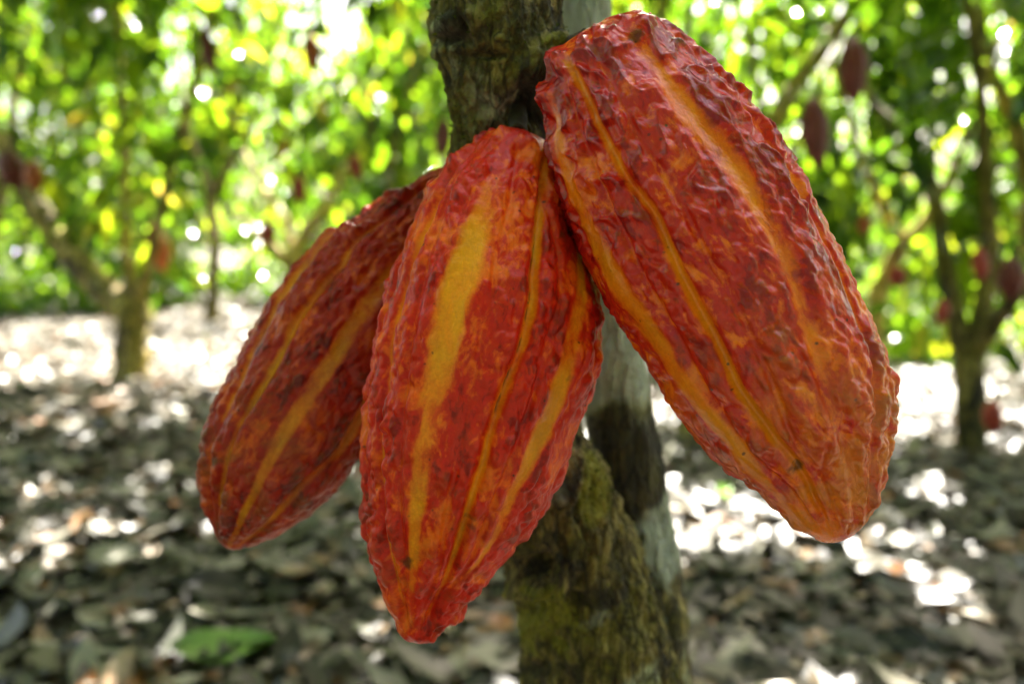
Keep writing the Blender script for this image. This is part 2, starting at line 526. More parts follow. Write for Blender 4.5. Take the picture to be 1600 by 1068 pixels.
A_PATH = [(1005, 1740, .83, 105), (985, 1450, .66, 128), (955, 1200, .56, 132), (940, 1080, .52, 122), (928, 1000, .505, 112), (908, 920, .495, 104), (890, 850, .485, 100), (858, 770, .475, 99),
          (822, 700, .465, 88), (800, 620, .455, 82), (798, 520, .45, 82), (796, 400, .44, 83), (795, 300, .43, 84), (791, 210, .412, 86), (788, 150, .402, 88),
          (783, 90, .396, 93), (778, 55, .394, 100), (778, 15, .394, 101), (779, -40, .396, 98), (775, -250, .42, 98), (760, -700, .52, 88), (742, -1250, .66, 66)]
B_PATH = [(1010, 1400, .62, 40), (1035, 1180, .56, 46), (1034, 1060, .54, 46), (1026, 960, .535, 48), (1012, 870, .53, 48), (996, 800, .53, 50), (978, 720, .525, 53), (964, 630, .52, 52), (954, 520, .515, 52), (936, 400, .51, 48), (926, 200, .505, 42), (918, 60, .50, 38),
          (914, -60, .50, 38), (930, -400, .55, 36), (990, -1000, .70, 33)]


def path_world(path):
    return [P(x, y, d) for x, y, d, r in path], [r * d / FPX for x, y, d, r in path]


tree_base = np.append(P(1005, 1740, .83)[:2], 0.0)
tree = empty('cocoa_tree', tree_base)
tag(tree, 'mossy cocoa tree with a knotted trunk that carries the three big pods', 'tree')


def a_disp(v, n):
    px, py, d = project(v)
    front = np.clip(-(n @ FWD) * 1.6 + 0.3, 0, 1)
    s = v * np.array([1, 1, 0.45])
    h = 0.0034 * fbm(s * 75, 20, 6, 0.62) + 0.0020 * fbm(v * 28, 30, 4)
    h -= 0.0028 * np.clip(1 - np.abs(perlin(s * 45, 40)) * 7, 0, 1) * smooth01(perlin(v * 20, 41), -0.2, 0.3)
    h += lump(px, py, 690, 42, .0012, 26, 30, 1) + lump(px, py, 706, 34, .005, 9, 10, front) + lump(px, py, 735, 28, .0035, 10, 9, front)
    h -= lump(px, py, 700, 62, .006, 30, 8, front) + lump(px, py, 722, 40, .005, 9, 16, front)
    h -= lump(px, py, 760, 86, .006, 34, 5, front)                       # the fold under the swelling
    h += lump(px, py, 775, 62, .0025, 14, 8, front)
    h += lump(px, py, 835, 110, .008, 45, 40, front) - lump(px, py, 840, 150, .009, 34, 22, front) - lump(px, py, 822, 185, .007, 40, 24, front)
    h += lump(px, py, 862, 62, .005, 22, 14, 1)
    # the old scar low on the trunk, with raised lips
    h -= lump(px, py, 840, 890, .020, 26, 16, front) + lump(px, py, 830, 952, .008, 24, 17, front)
    h += lump(px, py, 850, 922, .007, 52, 9, front) + lump(px, py, 812, 905, .006, 16, 26, front) + lump(px, py, 880, 895, .004, 18, 22, front)
    h += lump(px, py, 985, 930, .004, 20, 40, front) - lump(px, py, 982, 890, .007, 9, 40, front)
    h -= lump(px, py, 905, 945, .005, 22, 16, front) + lump(px, py, 830, 1045, .005, 30, 12, front)
    return h * 1.25


def bark_attrs(V, which):
    px, py, d = project(V)
    n = fbm(V * 30, 60, 4); n2 = fbm(V * 75, 66, 3)
    z = np.zeros(len(V))
    if which == 'A':
        pale = z
        pale = np.maximum(pale, .45 * smooth01(np.exp(-((px - 935) / 40)**2 - ((py - 968) / 22)**2) + .6 * n2, .55, .9))
        pale = np.maximum(pale, 0.5 * smooth01(np.exp(-((px - 870) / 40)**2 - ((py - 770) / 60)**2) + 0.5 * n, 0.6, 1.0))
        green = 0.9 * smooth01(np.exp(-((px - 928) / 30)**2 - ((py - 770) / 75)**2) + 0.4 * n, 0.35, 0.75)
        green = np.maximum(green, 0.95 * smooth01(np.exp(-((px - 850) / 75)**2 - ((py - 960) / 75)**2) + 0.6 * n2, 0.40, 0.85))
        green = np.maximum(green, 0.8 * smooth01(np.exp(-((px - 760) / 40)**2 - ((py - 18) / 26)**2) + 0.5 * n, 0.5, 0.9))
        green = np.maximum(green, 0.8 * smooth01(np.exp(-((px - 868) / 26)**2 - ((py - 60) / 14)**2) + 0.5 * n2, 0.45, 0.8))
        green = np.maximum(green, 0.65 * smooth01(np.exp(-((px - 720) / 40)**2 - ((py - 180) / 50)**2) + 0.5 * n, 0.4, 0.9))
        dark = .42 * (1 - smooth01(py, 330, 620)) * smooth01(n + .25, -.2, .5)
        dark = np.maximum(dark, 0.97 * smooth01(np.exp(-((px - 840) / 60)**2 - ((py - 150) / 66)**2) + 0.35 * n2, 0.36, 0.72))  # hollow where the pods attach, its darkness put into the bark colour
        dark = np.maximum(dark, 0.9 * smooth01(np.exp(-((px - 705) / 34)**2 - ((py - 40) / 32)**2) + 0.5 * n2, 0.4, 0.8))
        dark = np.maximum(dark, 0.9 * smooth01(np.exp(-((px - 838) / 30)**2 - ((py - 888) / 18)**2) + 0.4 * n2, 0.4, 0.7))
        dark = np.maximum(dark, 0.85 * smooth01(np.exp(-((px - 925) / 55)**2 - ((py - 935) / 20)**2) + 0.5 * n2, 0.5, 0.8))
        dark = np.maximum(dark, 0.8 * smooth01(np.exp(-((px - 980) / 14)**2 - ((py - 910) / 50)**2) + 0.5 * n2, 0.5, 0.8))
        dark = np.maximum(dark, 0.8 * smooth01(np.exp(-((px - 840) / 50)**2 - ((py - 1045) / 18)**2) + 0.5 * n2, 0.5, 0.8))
    else:
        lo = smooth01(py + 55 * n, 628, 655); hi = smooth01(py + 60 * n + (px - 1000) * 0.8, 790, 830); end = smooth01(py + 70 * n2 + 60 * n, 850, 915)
        dark = 0.88 * lo * (1 - hi)  # shadow patch on the second stem, painted into the bark colour
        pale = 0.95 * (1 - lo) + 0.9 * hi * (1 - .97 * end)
        green = 0.8 * smooth01(np.exp(-((px - 1020) / 18)**2 - ((py - 740) / 60)**2) + 0.3 * n, 0.5, 0.8)
        green = np.maximum(green, 0.5 * np.exp(-((py - 640) / 14)**2))
    return {'pale': pale, 'dark': dark, 'green': green}


pw, rw = path_world(A_PATH)
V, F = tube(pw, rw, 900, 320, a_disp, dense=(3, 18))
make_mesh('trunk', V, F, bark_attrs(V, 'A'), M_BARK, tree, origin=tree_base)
ctr = V[:-2].reshape(900, 320, 3).mean(1, keepdims=True)
NV = unit((V[:-2].reshape(900, 320, 3) - ctr).reshape(-1, 3)); VV = V[:-2]
px, py, d = project(VV)
rm = np.random.default_rng(31)
hot = np.zeros(len(VV))
for x_, y_, wx_, wy_, a_ in [(868, 60, 26, 12, 1), (700, 20, 26, 22, .6), (738, 36, 16, 12, .5), (690, 60, 14, 14, .6), (800, 100, 22, 12, .35), (720, 170, 30, 40, .12), (930, 775, 26, 60, .35), (850, 925, 44, 10, .5), (830, 1000, 40, 40, .2), (900, 1000, 60, 60, .06)]:
    hot = np.maximum(hot, a_ * np.exp(-((px - x_) / wx_)**2 - ((py - y_) / wy_)**2))
pick = (rm.random(len(VV)) < hot * .35) & ((NV @ FWD) < .35) & (perlin(VV * 150, 90) > -.05)
mp, mn = VV[pick], NV[pick]; nm = len(mp)
md = unit(mn + rm.normal(size=(nm, 3)) * .6 + np.array([0, 0, .25])); ml = rm.uniform(.0012, .0034, nm)
Vm, Fm, Tm = leaf_blades(mp - mn * .0005, md, unit(rm.normal(size=(nm, 3))), ml, ml * rm.uniform(.25, .5, nm), np.clip(rm.normal(.45, .25, nm), 0, 1), .2, .2)
M_MOSS = leaf_material('moss', [(0.0, (0.02, 0.03, 0.004)), (0.5, (0.07, 0.085, 0.008)), (1.0, (0.17, 0.17, 0.02))], [(0, (.05, .08, .01)), (1, (.2, .22, .02))], .3, .7, .2)
make_mesh('moss', Vm, Fm, {'tint': Tm}, M_MOSS, tree, origin=tree_base)['kind'] = 'stuff'
pwB, rwB = path_world(B_PATH)
V, F = tube(pwB, rwB, 400, 120, lambda v, n: 0.0026 * fbm(v * np.array([70, 70, 30]), 22, 6, .6) + 0.0018 * fbm(v * 25, 23, 3))
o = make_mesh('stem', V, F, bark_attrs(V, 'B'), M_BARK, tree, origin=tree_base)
o['label'] = 'pale lichen covered second stem with a painted shadow patch'
topA, topB = np.array(pw[-1]), np.array(pwB[-1])
limb_ends = []
for k, (b, e, r0) in enumerate([(topA, (-1.1, 0.9, 2.5), .03), (topA, (-0.2, 1.6, 2.7), .034), (topA, (-0.6, -0.1, 2.4), .028), (topB, (1.2, 0.9, 2.5), .026), (topB, (0.5, 1.7, 2.8), .026)]):
    e = np.array(e); mid = (b + e) / 2 + np.array([0, 0, 0.18])
    V, F = tube([b - np.array([0, 0, .05]), (b + mid) / 2 + np.array([0, 0, .04]), mid, e], [r0, r0 * .85, r0 * .7, r0 * .35], 24, 10)
    make_mesh('limb', V, F, {'pale': np.full(len(V), .3), 'dark': np.zeros(len(V)), 'green': np.full(len(V), .3)}, M_BARK, tree, origin=tree_base)
    limb_ends += [mid, e]
r_ = np.random.default_rng(3)
cc = []
for _ in range(210):
    x, y = r_.uniform(-3.2, 3.0), r_.uniform(0.8, 3.8)
    cc.append((x, y, 2.35 + r_.uniform(0, 0.7)))
for _ in range(120): cc.append((r_.uniform(-3.2, 3.2), r_.uniform(-3.6, -.7), r_.uniform(2.4, 3.1)))  # unseen clusters added behind the camera to shade the foliage there
for q in limb_ends: cc.append(tuple(q))
crown('crown', cc, r_.uniform(.3, .5, len(cc)), 46, tree, (0.16, 0.32), seed=1)

# ------------------------------------------------------------------ the three pods
def make_pod(label, top, tip, left, right, depth, stripes, mat, seed, warts, ridged, flat=0.85, bumps=()):
    """A pod whose axis runs from top to tip; left/right give its half widths, stripes the bands that run down it."""
    top = np.array(top, float); tip = np.array(tip, float)
    ax = (tip - top); Lpx = np.linalg.norm(ax); ax /= Lpx
    pr = np.array([-ax[1], ax[0]])
    if pr[0] < 0: pr = -pr

    def sw(p):
        q = np.array(p, float) - top
        return (q @ ax) / Lpx, q @ pr
    NL, NR = 560, 520
    phi = np.linspace(0.0, math.pi, NL); s = (1 - np.cos(phi)) / 2

    def edge(pts, sign):
        a = sorted([sw(p) for p in pts]); a = [(min(max(q[0], 0.004), 0.996), q[1] * sign) for q in a]
        ph = [0.0] + [math.acos(1 - 2 * q[0]) for q in a] + [math.pi]; w = [0.0] + [q[1] for q in a] + [0.0]
        y = np.interp(phi, ph, w)
        k = np.hanning(19); k /= k.sum()
        yp = np.concatenate([-y[1:19][::-1], y, -y[-19:-1][::-1]])
        return np.convolve(yp, k, 'same')[18:-18]
    wl_, wr_ = edge(left, -1), edge(right, 1)
    c0 = (wr_ - wl_) / 2; h = np.maximum((wl_ + wr_) / 2, 0.0)
    dep = depth[0] + (depth[1] - depth[0]) * s
    px = top[0] + ax[0] * s * Lpx + pr[0] * c0; py = top[1] + ax[1] * s * Lpx + pr[1] * c0
    C = np.stack([P(x, y, d) for x, y, d in zip(px, py, dep)])
    rad = h * dep / FPX * 0.968
    e1 = pr[0] * RIGHT - pr[1] * UP
    a3 = unit(np.array(P(*tip, depth[1]) - P(*top, depth[0])))
    e2 = unit(np.cross(a3, e1))
    if e2 @ FWD > 0: e2 = -e2
    th = np.linspace(-math.pi, math.pi, NR, endpoint=False)
    V = C[:, None, :] + rad[:, None, None] * (np.sin(th)[None, :, None] * e1 + flat * np.cos(th)[None, :, None] * e2)
    dphi = np.gradient(V, axis=0); dth = np.roll(V, -1, 1) - np.roll(V, 1, 1)
    N = unit(np.cross(dth, dphi)); rdir = V - C[:, None, :]
    sgn = np.sign((N * rdir).sum(-1, keepdims=True)); sgn[sgn == 0] = 1; N = N * sgn
    N[0] = -a3; N[-1] = a3
    Vf = V.reshape(-1, 3); Nf = N.reshape(-1, 3)
    mid = C[NL // 2]
    loc = Vf - mid
    pco = np.stack([loc @ e1, loc @ a3, loc @ e2], 1)
    S_ = np.repeat(s, NR); TH = np.tile(th, NL)
    H = np.repeat(np.maximum(h, 1), NR)
    # bands
    wob = perlin(pco * np.array([20, 25, 20]), seed + 9)
    band = np.zeros(len(Vf)); groove = np.zeros(len(Vf)); calm = np.zeros(len(Vf)); crk = np.zeros(len(Vf))
    hs = lambda q: np.interp(q, s, h); cs_ = lambda q: np.interp(q, s, c0)
    used = []
    for st in stripes:
        ps = [sw(p) for p in st['pts']]; ps.sort()
        ss = np.array([q[0] for q in ps]); u = np.array([np.clip((q[1] - cs_(q[0])) / max(hs(q[0]), 1), -.995, .995) for q in ps])
        thv = np.arcsin(u); sx = np.interp(S_, ss, thv) if len(ss) < 3 else np.interp(S_, ss, thv)
        used.append(float(np.interp(.5, ss, thv)))
        hw = np.interp(S_, np.linspace(ss[0], ss[-1], len(st['hw'])), st['hw'])
        dist = (TH - sx + math.pi) % (2 * math.pi) - math.pi
        dpx = dist * H + wob * 5
        fd = st.get('fade', [1, 1]); fade = np.interp(S_, np.linspace(ss[0], ss[-1], len(fd)), fd)
        vis = fade * np.clip(.82 + .75 * perlin(pco * np.array([50, 28, 50]) + 2, seed + 7), .5, 1.1) * smooth01(S_, ss[0] - .06, ss[0] + .05) * (1 - smooth01(S_, ss[-1] - .03, ss[-1] + .08)) * st.get('col', 1.0)
        band = np.maximum(band, np.exp(-(dpx / hw)**4 * 0.7) * vis)
        gw = st.get('gw', 9.0)
        long = smooth01(S_, 0.03, 0.12) * (1 - smooth01(S_, 0.93, 0.99))
        groove += (1.5 if st['deep'] > 0 else 1.0) * st['deep'] * np.exp(-(dpx / gw)**2) * long
        calm = np.maximum(calm, np.exp(-(dpx / (hw * 1.15 + 2))**4))
        if st.get('crack'):
            a, b = st['crack']
            g = perlin(pco * np.array([0, 130, 0]) + 3.1, seed + 3)
            crk = np.maximum(crk, np.exp(-((dist * H + 1.5 * g + st.get('coff', 0)) / 1.3)**2) * smooth01(S_, a, a + .03) * (1 - smooth01(S_, b - .03, b)) * smooth01(g, -0.25, 0.1))
    for k in range(10):                                           # furrows round the far side
        tk = k * 2 * math.pi / 10 - math.pi + 0.2
        if abs(((tk + math.pi) % (2 * math.pi)) - math.pi) < 1.95: continue
        dist = (TH - tk + math.pi) % (2 * math.pi) - math.pi
        dpx = dist * H + wob * 5
        band = np.maximum(band, 0.9 * np.exp(-(dpx / 14)**4)); groove += 0.0018 * np.exp(-(dpx / 10)**2) * smooth01(S_, .03, .12)
        calm = np.maximum(calm, np.exp(-(dpx / 16)**4))
    # warty skin
    wp = pco + 0.0045 * np.stack([perlin(pco * 60, seed + 11), perlin(pco * 60 + 9, seed + 12), perlin(pco * 60 + 19, seed + 13)], 1)
    sc = np.array([100, 74, 100])
    nA = perlin(wp * sc, seed + 1); nB = perlin(wp * sc * 1.9 + 5, seed + 2); nC = perlin(pco * 40, seed + 4)
    bil = np.clip(np.abs(nA) * 1.9, 0, 1)**0.8; rid = (1 - np.clip(np.abs(nA) * 2.2, 0, 1))**1.6
    fine = np.abs(nB)
    f1, f2 = worley(wp * np.array([105, 72, 105]), seed)
    dome = np.clip(1 - (f1 / .80)**2, 0, 1) * smooth01(f2 - f1, -0.12, .35)
    f1b, f2b = worley(pco * np.array([230, 190, 230]) + 3, seed + 5)
    fine = .5 * fine + .5 * np.clip(1 - (f1b / .75)**2, 0, 1)
    rg = ridged(S_, TH) if callable(ridged) else ridged
    w = rid * rg + (.42 * dome + .58 * bil) * (1 - rg)
    relief = .62 + .75 * smooth01(perlin(pco * np.array([34, 24, 34]) + 7, seed + 8), -.45, .45)
    amp = warts(S_, TH) if callable(warts) else warts
    endf = smooth01(S_, 0.0, 0.02) * (1 - smooth01(S_, 0.975, 1.0) * 0.7)
    act = (1 - 0.82 * calm) * endf
    amp = amp * relief
    hgt = amp * (w - 0.35) * act + amp * 0.40 * (fine - .25) * act * (1 - .5 * rg) + 0.0016 * nC * (1 - .5 * calm) + 0.0004 * wob
    hgt -= groove
    hgt -= 0.0008 * crk
    bx, by, _ = project(Vf)
    for x_, y_, r_b, a_b in bumps: hgt += a_b * np.exp(-((bx - x_)**2 + (by - y_)**2) / r_b**2) * (np.cos(TH) > -.3)
    Vd = Vf + Nf * hgt[:, None]
    origin = P(*top, depth[0])
    o = make_mesh('cocoa_pod', Vd, [grid_faces(NL, NR)], {'pco': pco, 'stripe': band, 'wart': np.clip(w * (1 - calm * .6), 0, 1), 'along': S_, 'crack': crk}, mat, origin=origin)
    tag(o, label, 'cocoa pod', 'ripe cocoa pods hanging on the main trunk')
    return o, C, e1, e2, a3


MP_M = pod_material('pod_skin_red', (0.62, 0.017, 0.005), (0.86, 0.110, 0.006), (0.30, 0.007, 0.004), (0.92, 0.35, 0.008), 0.27, 0.7)
MP_R = pod_material('pod_skin_orange', (0.58, 0.015, 0.005), (0.86, 0.135, 0.005), (0.30, 0.005, 0.006), (0.86, 0.27, 0.006), 0.16, 0.32, 0.42, (0.70, 0.21, 0.008), 0.20, 0.07)
MP_L = pod_material('pod_skin_dark', (0.34, 0.014, 0.005), (0.55, 0.07, 0.006), (0.13, 0.004, 0.003), (0.68, 0.26, 0.008), 0.28, 1.0)

pod_mid, Cm, *_ = make_pod(
    'middle of three ripe cocoa pods, red with a broad yellow band, hanging straight down', (800, 201), (656, 1004),
    [(785, 205), (752, 217), (706, 256), (665, 300), (635, 360), (612, 420), (590, 500), (575, 580), (565, 660), (563, 740), (568, 820), (590, 900), (612, 960), (632, 993)],
    [(822, 206), (848, 222), (872, 262), (893, 330), (922, 420), (945, 500), (940, 580), (912, 660), (890, 730), (850, 800), (800, 870), (740, 930), (690, 985)],
    (.378, .358),
    [dict(pts=[(775, 300), (742, 400), (716, 480), (697, 560), (682, 640), (668, 720), (655, 830), (650, 930)], fade=[.6, 1, 1, 1, .95, .8, .75, .75, .6], hw=[11, 22, 26, 22, 19, 15, 9, 6], deep=.0008, gw=26),
     dict(pts=[(850, 260), (845, 350), (830, 450), (818, 540), (795, 600), (770, 680), (740, 780), (715, 860), (690, 930)], hw=[9, 7, 8, 8, 7, 6, 5, 4], deep=.0026, gw=9, crack=(.2, .58), coff=3),
     dict(pts=[(905, 400), (898, 500), (885, 560), (860, 640), (835, 700), (800, 770), (775, 830), (740, 880)], fade=[1, 1, 1, 1, 1, .8, .6], hw=[9, 15, 17, 19, 17, 12, 7, 4], deep=.0006, gw=18),
     dict(pts=[(690, 320), (660, 390), (632, 460), (615, 560), (603, 650), (600, 740), (612, 840), (632, 940)], hw=[5, 8, 7, 4, 3, 3, 3, 2], deep=.0020, gw=8, col=.75),
     dict(pts=[(640, 380), (600, 500), (580, 620), (574, 740), (585, 860)], hw=[4, 4, 3], deep=.0014, gw=7, col=.15),
     dict(pts=[(715, 300), (680, 400), (655, 520), (640, 640), (632, 760), (640, 880)], hw=[3, 3], deep=.0009, gw=7, col=.0),
     dict(pts=[(800, 330), (775, 430), (755, 540), (735, 640), (712, 760), (690, 880)], hw=[3, 3], deep=.0009, gw=7, col=.0),
     dict(pts=[(868, 420), (850, 540), (820, 650), (780, 760), (740, 860)], hw=[3, 3], deep=.0008, gw=7, col=.0)],
    MP_M, 101, lambda s, t: .0046 + .0006 * smooth01(s, .5, .9), .22,
    bumps=[(842, 240, 18, .0025), (712, 252, 16, .002), (812, 236, 12, -.002), (676, 292, 12, .002)])
pod_right, Cr, *_ = make_pod(
    'right of three ripe cocoa pods, big, glossy and deeply wrinkled orange red', (905, 60), (1312, 846),
    [(882, 76), (868, 105), (848, 150), (862, 260), (900, 375), (948, 488), (1000, 562), (1050, 640), (1112, 722), (1190, 772), (1250, 830), (1280, 845)],
    [(990, 34), (1030, 42), (1095, 90), (1174, 170), (1240, 262), (1306, 390), (1362, 505), (1390, 600), (1387, 700), (1362, 795), (1345, 832)],
    (.358, .332),
    [dict(pts=[(868, 190), (884, 290), (915, 370), (950, 440), (988, 508), (1034, 572), (1084, 642), (1136, 700), (1200, 765)], hw=[9, 15, 19, 21, 21, 19, 17, 14, 10], deep=-.0012, gw=24, col=.9),
     dict(pts=[(888, 120), (908, 185), (930, 245), (962, 310), (1000, 360), (1032, 430), (1066, 500), (1101, 560), (1131, 620), (1170, 672), (1215, 722), (1245, 770)], hw=[7, 7, 8, 8, 8, 9, 8], deep=.0022, gw=9),
     dict(pts=[(985, 110), (1040, 200), (1080, 250), (1120, 300), (1160, 360), (1190, 420), (1215, 500), (1240, 600)], fade=[.4, .9, 1, .9, .7, .5], hw=[6, 16, 22, 18, 12, 8], deep=.0014, gw=20, col=.62),
     dict(pts=[(1080, 110), (1150, 210), (1215, 300), (1258, 380), (1292, 460), (1325, 560), (1335, 680)], hw=[5, 7, 7, 5], deep=.0013, gw=8, col=.5),
     dict(pts=[(905, 250), (935, 330), (975, 420), (1010, 490), (1060, 575), (1110, 650), (1170, 725)], hw=[3, 3], deep=.0012, gw=8, col=.0),
     dict(pts=[(935, 150), (985, 260), (1050, 370), (1105, 470), (1160, 580), (1210, 690)], hw=[3, 3], deep=.0010, gw=9, col=.0),
     dict(pts=[(1150, 130), (1220, 240), (1290, 370), (1335, 480), (1362, 600)], hw=[3, 3], deep=.0006, gw=9, col=.1)],
    MP_R, 202, lambda s, t: .0054 - .0012 * smooth01(s, .45, .85), lambda s, t: .62 - .36 * smooth01(s, .2, .7),
    bumps=[(872, 92, 20, .0045), (856, 150, 17, .0045), (868, 118, 9, -.003), (1000, 44, 18, .003), (955, 66, 14, .002)])
pod_left, Cl, *_ = make_pod(
    'left of three ripe cocoa pods, dark red, slanting, partly hidden by the middle one', (712, 236), (358, 858),
    [(690, 262), (645, 290), (600, 308), (560, 338), (500, 370), (460, 415), (420, 470), (390, 530), (365, 580), (335, 630), (318, 680), (315, 740), (322, 790), (335, 832)],
    [(388, 853), (440, 833), (490, 803), (530, 765), (565, 714), (610, 645), (655, 560), (690, 460), (722, 370), (738, 290)],
    (.455, .415),
    [dict(pts=[(600, 360), (545, 430), (505, 480), (470, 530), (430, 600), (395, 660), (365, 740), (348, 800)], hw=[5, 7, 7, 6, 5, 4], deep=.0022, gw=8, col=.85),
     dict(pts=[(640, 420), (585, 490), (540, 570), (500, 620), (460, 685), (430, 740), (395, 800), (368, 845)], hw=[9, 13, 14, 13, 11, 7, 5], deep=.0008, gw=15),
     dict(pts=[(600, 600), (570, 660), (540, 710), (500, 748), (455, 793), (405, 838)], hw=[12, 12, 9, 7, 5], deep=.0016, gw=10),
     dict(pts=[(600, 322), (545, 360), (490, 420), (445, 480), (405, 550), (370, 640)], hw=[6, 10, 10, 6], deep=.0016, gw=10, col=.6)],
    MP_L, 303, lambda s, t: .0052 - .0008 * smooth01(s, .5, .8), .22)
M_STALK = solid_noise('stalk_bark', [(0.3, (0.006, 0.004, 0.002)), (0.6, (0.03, 0.02, 0.01)), (0.8, (0.07, 0.05, 0.02))], 90, 0.8, .002)
for pod, Cp, end in ((pod_mid, Cm, P(815, 150, .415)), (pod_right, Cr, P(845, 135, .41)), (pod_left, Cl, P(760, 220, .43))):
    a = Cp[40] * .5 + Cp[20] * .5; b = np.array(end); m_ = (a + b) / 2 + np.array([0, 0, .006])
    V, F = tube([a, m_, b], [.0045, .0045, .007], 40, 24, lambda v, n: .0008 * fbm(v * 180, 70, 3))
    make_mesh('stalk', V, F, None, M_STALK, pod, origin=np.array(pod.location))

# ------------------------------------------------------------------ leaf litter
r = np.random.default_rng(77)
N0 = 52000
d = 0.55 * (14 / 0.55)**r.random(N0)
ang = r.uniform(-0.72, 0.72, N0)
gp = np.stack([np.tan(ang) * d, d, np.zeros(N0)], 1)
extra = np.stack([r.uniform(-3, 3, 3500), r.uniform(-3.6, 1.3, 3500), np.zeros(3500)], 1)
gp = np.vstack([gp, extra]); nL = len(gp)
gp[:, 2] = ground_z(gp[:, 0], gp[:, 1]) + r.uniform(0.004, 0.045, nL)
L = np.where(r.random(nL) < .07, r.uniform(.11, .18, nL), r.uniform(0.03, 0.11, nL))
yaw = r.uniform(0, 2 * math.pi, nL)
ax = np.stack([np.cos(yaw), np.sin(yaw), r.normal(0, .22, nL)], 1)
nr = unit(np.array([0, 0, 1.0]) + r.normal(size=(nL, 3)) * 0.34)
tn = np.clip(np.where(r.random(nL) < .48, r.uniform(0, .26, nL), r.normal(.61, .20, nL)), 0, .9)
tn = np.where(r.random(nL) < .13, r.uniform(.88, .98, nL), tn)
V, F, T = leaf_blades(gp, ax, nr, L, L * r.uniform(.32, .6, nL), tn, droop=0.0, fold=0.0)
cur = np.repeat(r.normal(0, .35, nL), 8).reshape(-1, 8)
V = V.reshape(-1, 8, 3)
sq = np.array([0.25, .06, .0, .06, .10, .05, .10, .30])
V[:, :, 2] += (np.abs(cur) * sq[None]) * L[:, None] * 0.9
V[:, 1, 2] += L * .05 * np.abs(cur[:, 0]) * 3; V[:, 3, 2] += L * .05 * np.abs(cur[:, 0]) * 3
tag(make_mesh('leaf_litter', V.reshape(-1, 3), F, {'tint': T}, M_LITTER), 'dry brown and grey fallen leaves covering the ground', 'leaf litter', kind='stuff')


def single_leaf(name, px, py, L, W, yaw, mat, tintv, label, lift=.05, tilt=(0, 0)):
    p, _ = ground_at(px, py)
    ns, nw = 24, 9
    s = np.linspace(0, 1, ns); u = np.linspace(-1, 1, nw)
    wd = np.sin(np.pi * s**0.85)**0.8 * W / 2
    X = (s[:, None] - .5) * L + 0 * u[None]; Y = wd[:, None] * u[None]
    Z = .10 * W * np.abs(u)[None] + .16 * L * (s[:, None] - .5)**2 + .02 * L * np.sin(9 * s)[:, None] * u[None]**2
    V = np.stack([X, Y, Z], -1).reshape(-1, 3)
    M = Matrix.Rotation(yaw, 3, 'Z') @ Matrix.Rotation(tilt[0], 3, 'X') @ Matrix.Rotation(tilt[1], 3, 'Y')
    V = V @ np.array(M).T + np.array([p[0], p[1], ground_z(p[0], p[1]) + lift])
    o = make_mesh(name, V, [grid_faces(ns, nw, False)], {'tint': np.full(len(V), tintv)}, mat, origin=(p[0], p[1], float(ground_z(p[0], p[1]))))
    return tag(o, label, 'leaf')


M_GREENLEAF = leaf_material('fresh_leaf', [(0.0, (0.03, 0.09, 0.012)), (0.5, (0.18, 0.30, 0.07)), (1.0, (0.2, 0.35, 0.06))], [(0, (0.1, 0.3, 0.02)), (1, (0.2, 0.4, 0.04))], 0.2, 0.4)
single_leaf('fallen_leaf', 352, 1056, .20, .085, .12, M_GREENLEAF, .5, 'fresh green leaf lying on the dry litter', .06, (.35, 0))
single_leaf('fallen_leaf', 180, 905, .13, .09, .3, M_LITTER, .82, 'pale grey broad leaf lying flat on the litter', .06, (.3, .1))
single_leaf('fallen_leaf', 362, 950, .20, .10, .1, M_LITTER, .03, 'large blackened leaf lying behind the fresh green leaf', .05, (.35, .1))
single_leaf('fallen_leaf', 402, 943, .028, .013, .2, M_LITTER, 1.0, 'tiny bright orange leaf scrap on the blackened leaf', .12, (.4, 0))
single_leaf('fallen_leaf', 1128, 806, .09, .05, .9, M_GREENLEAF, .9, 'small bright green leaf in the sunlit litter right of the trunk', .08, (.8, 0))

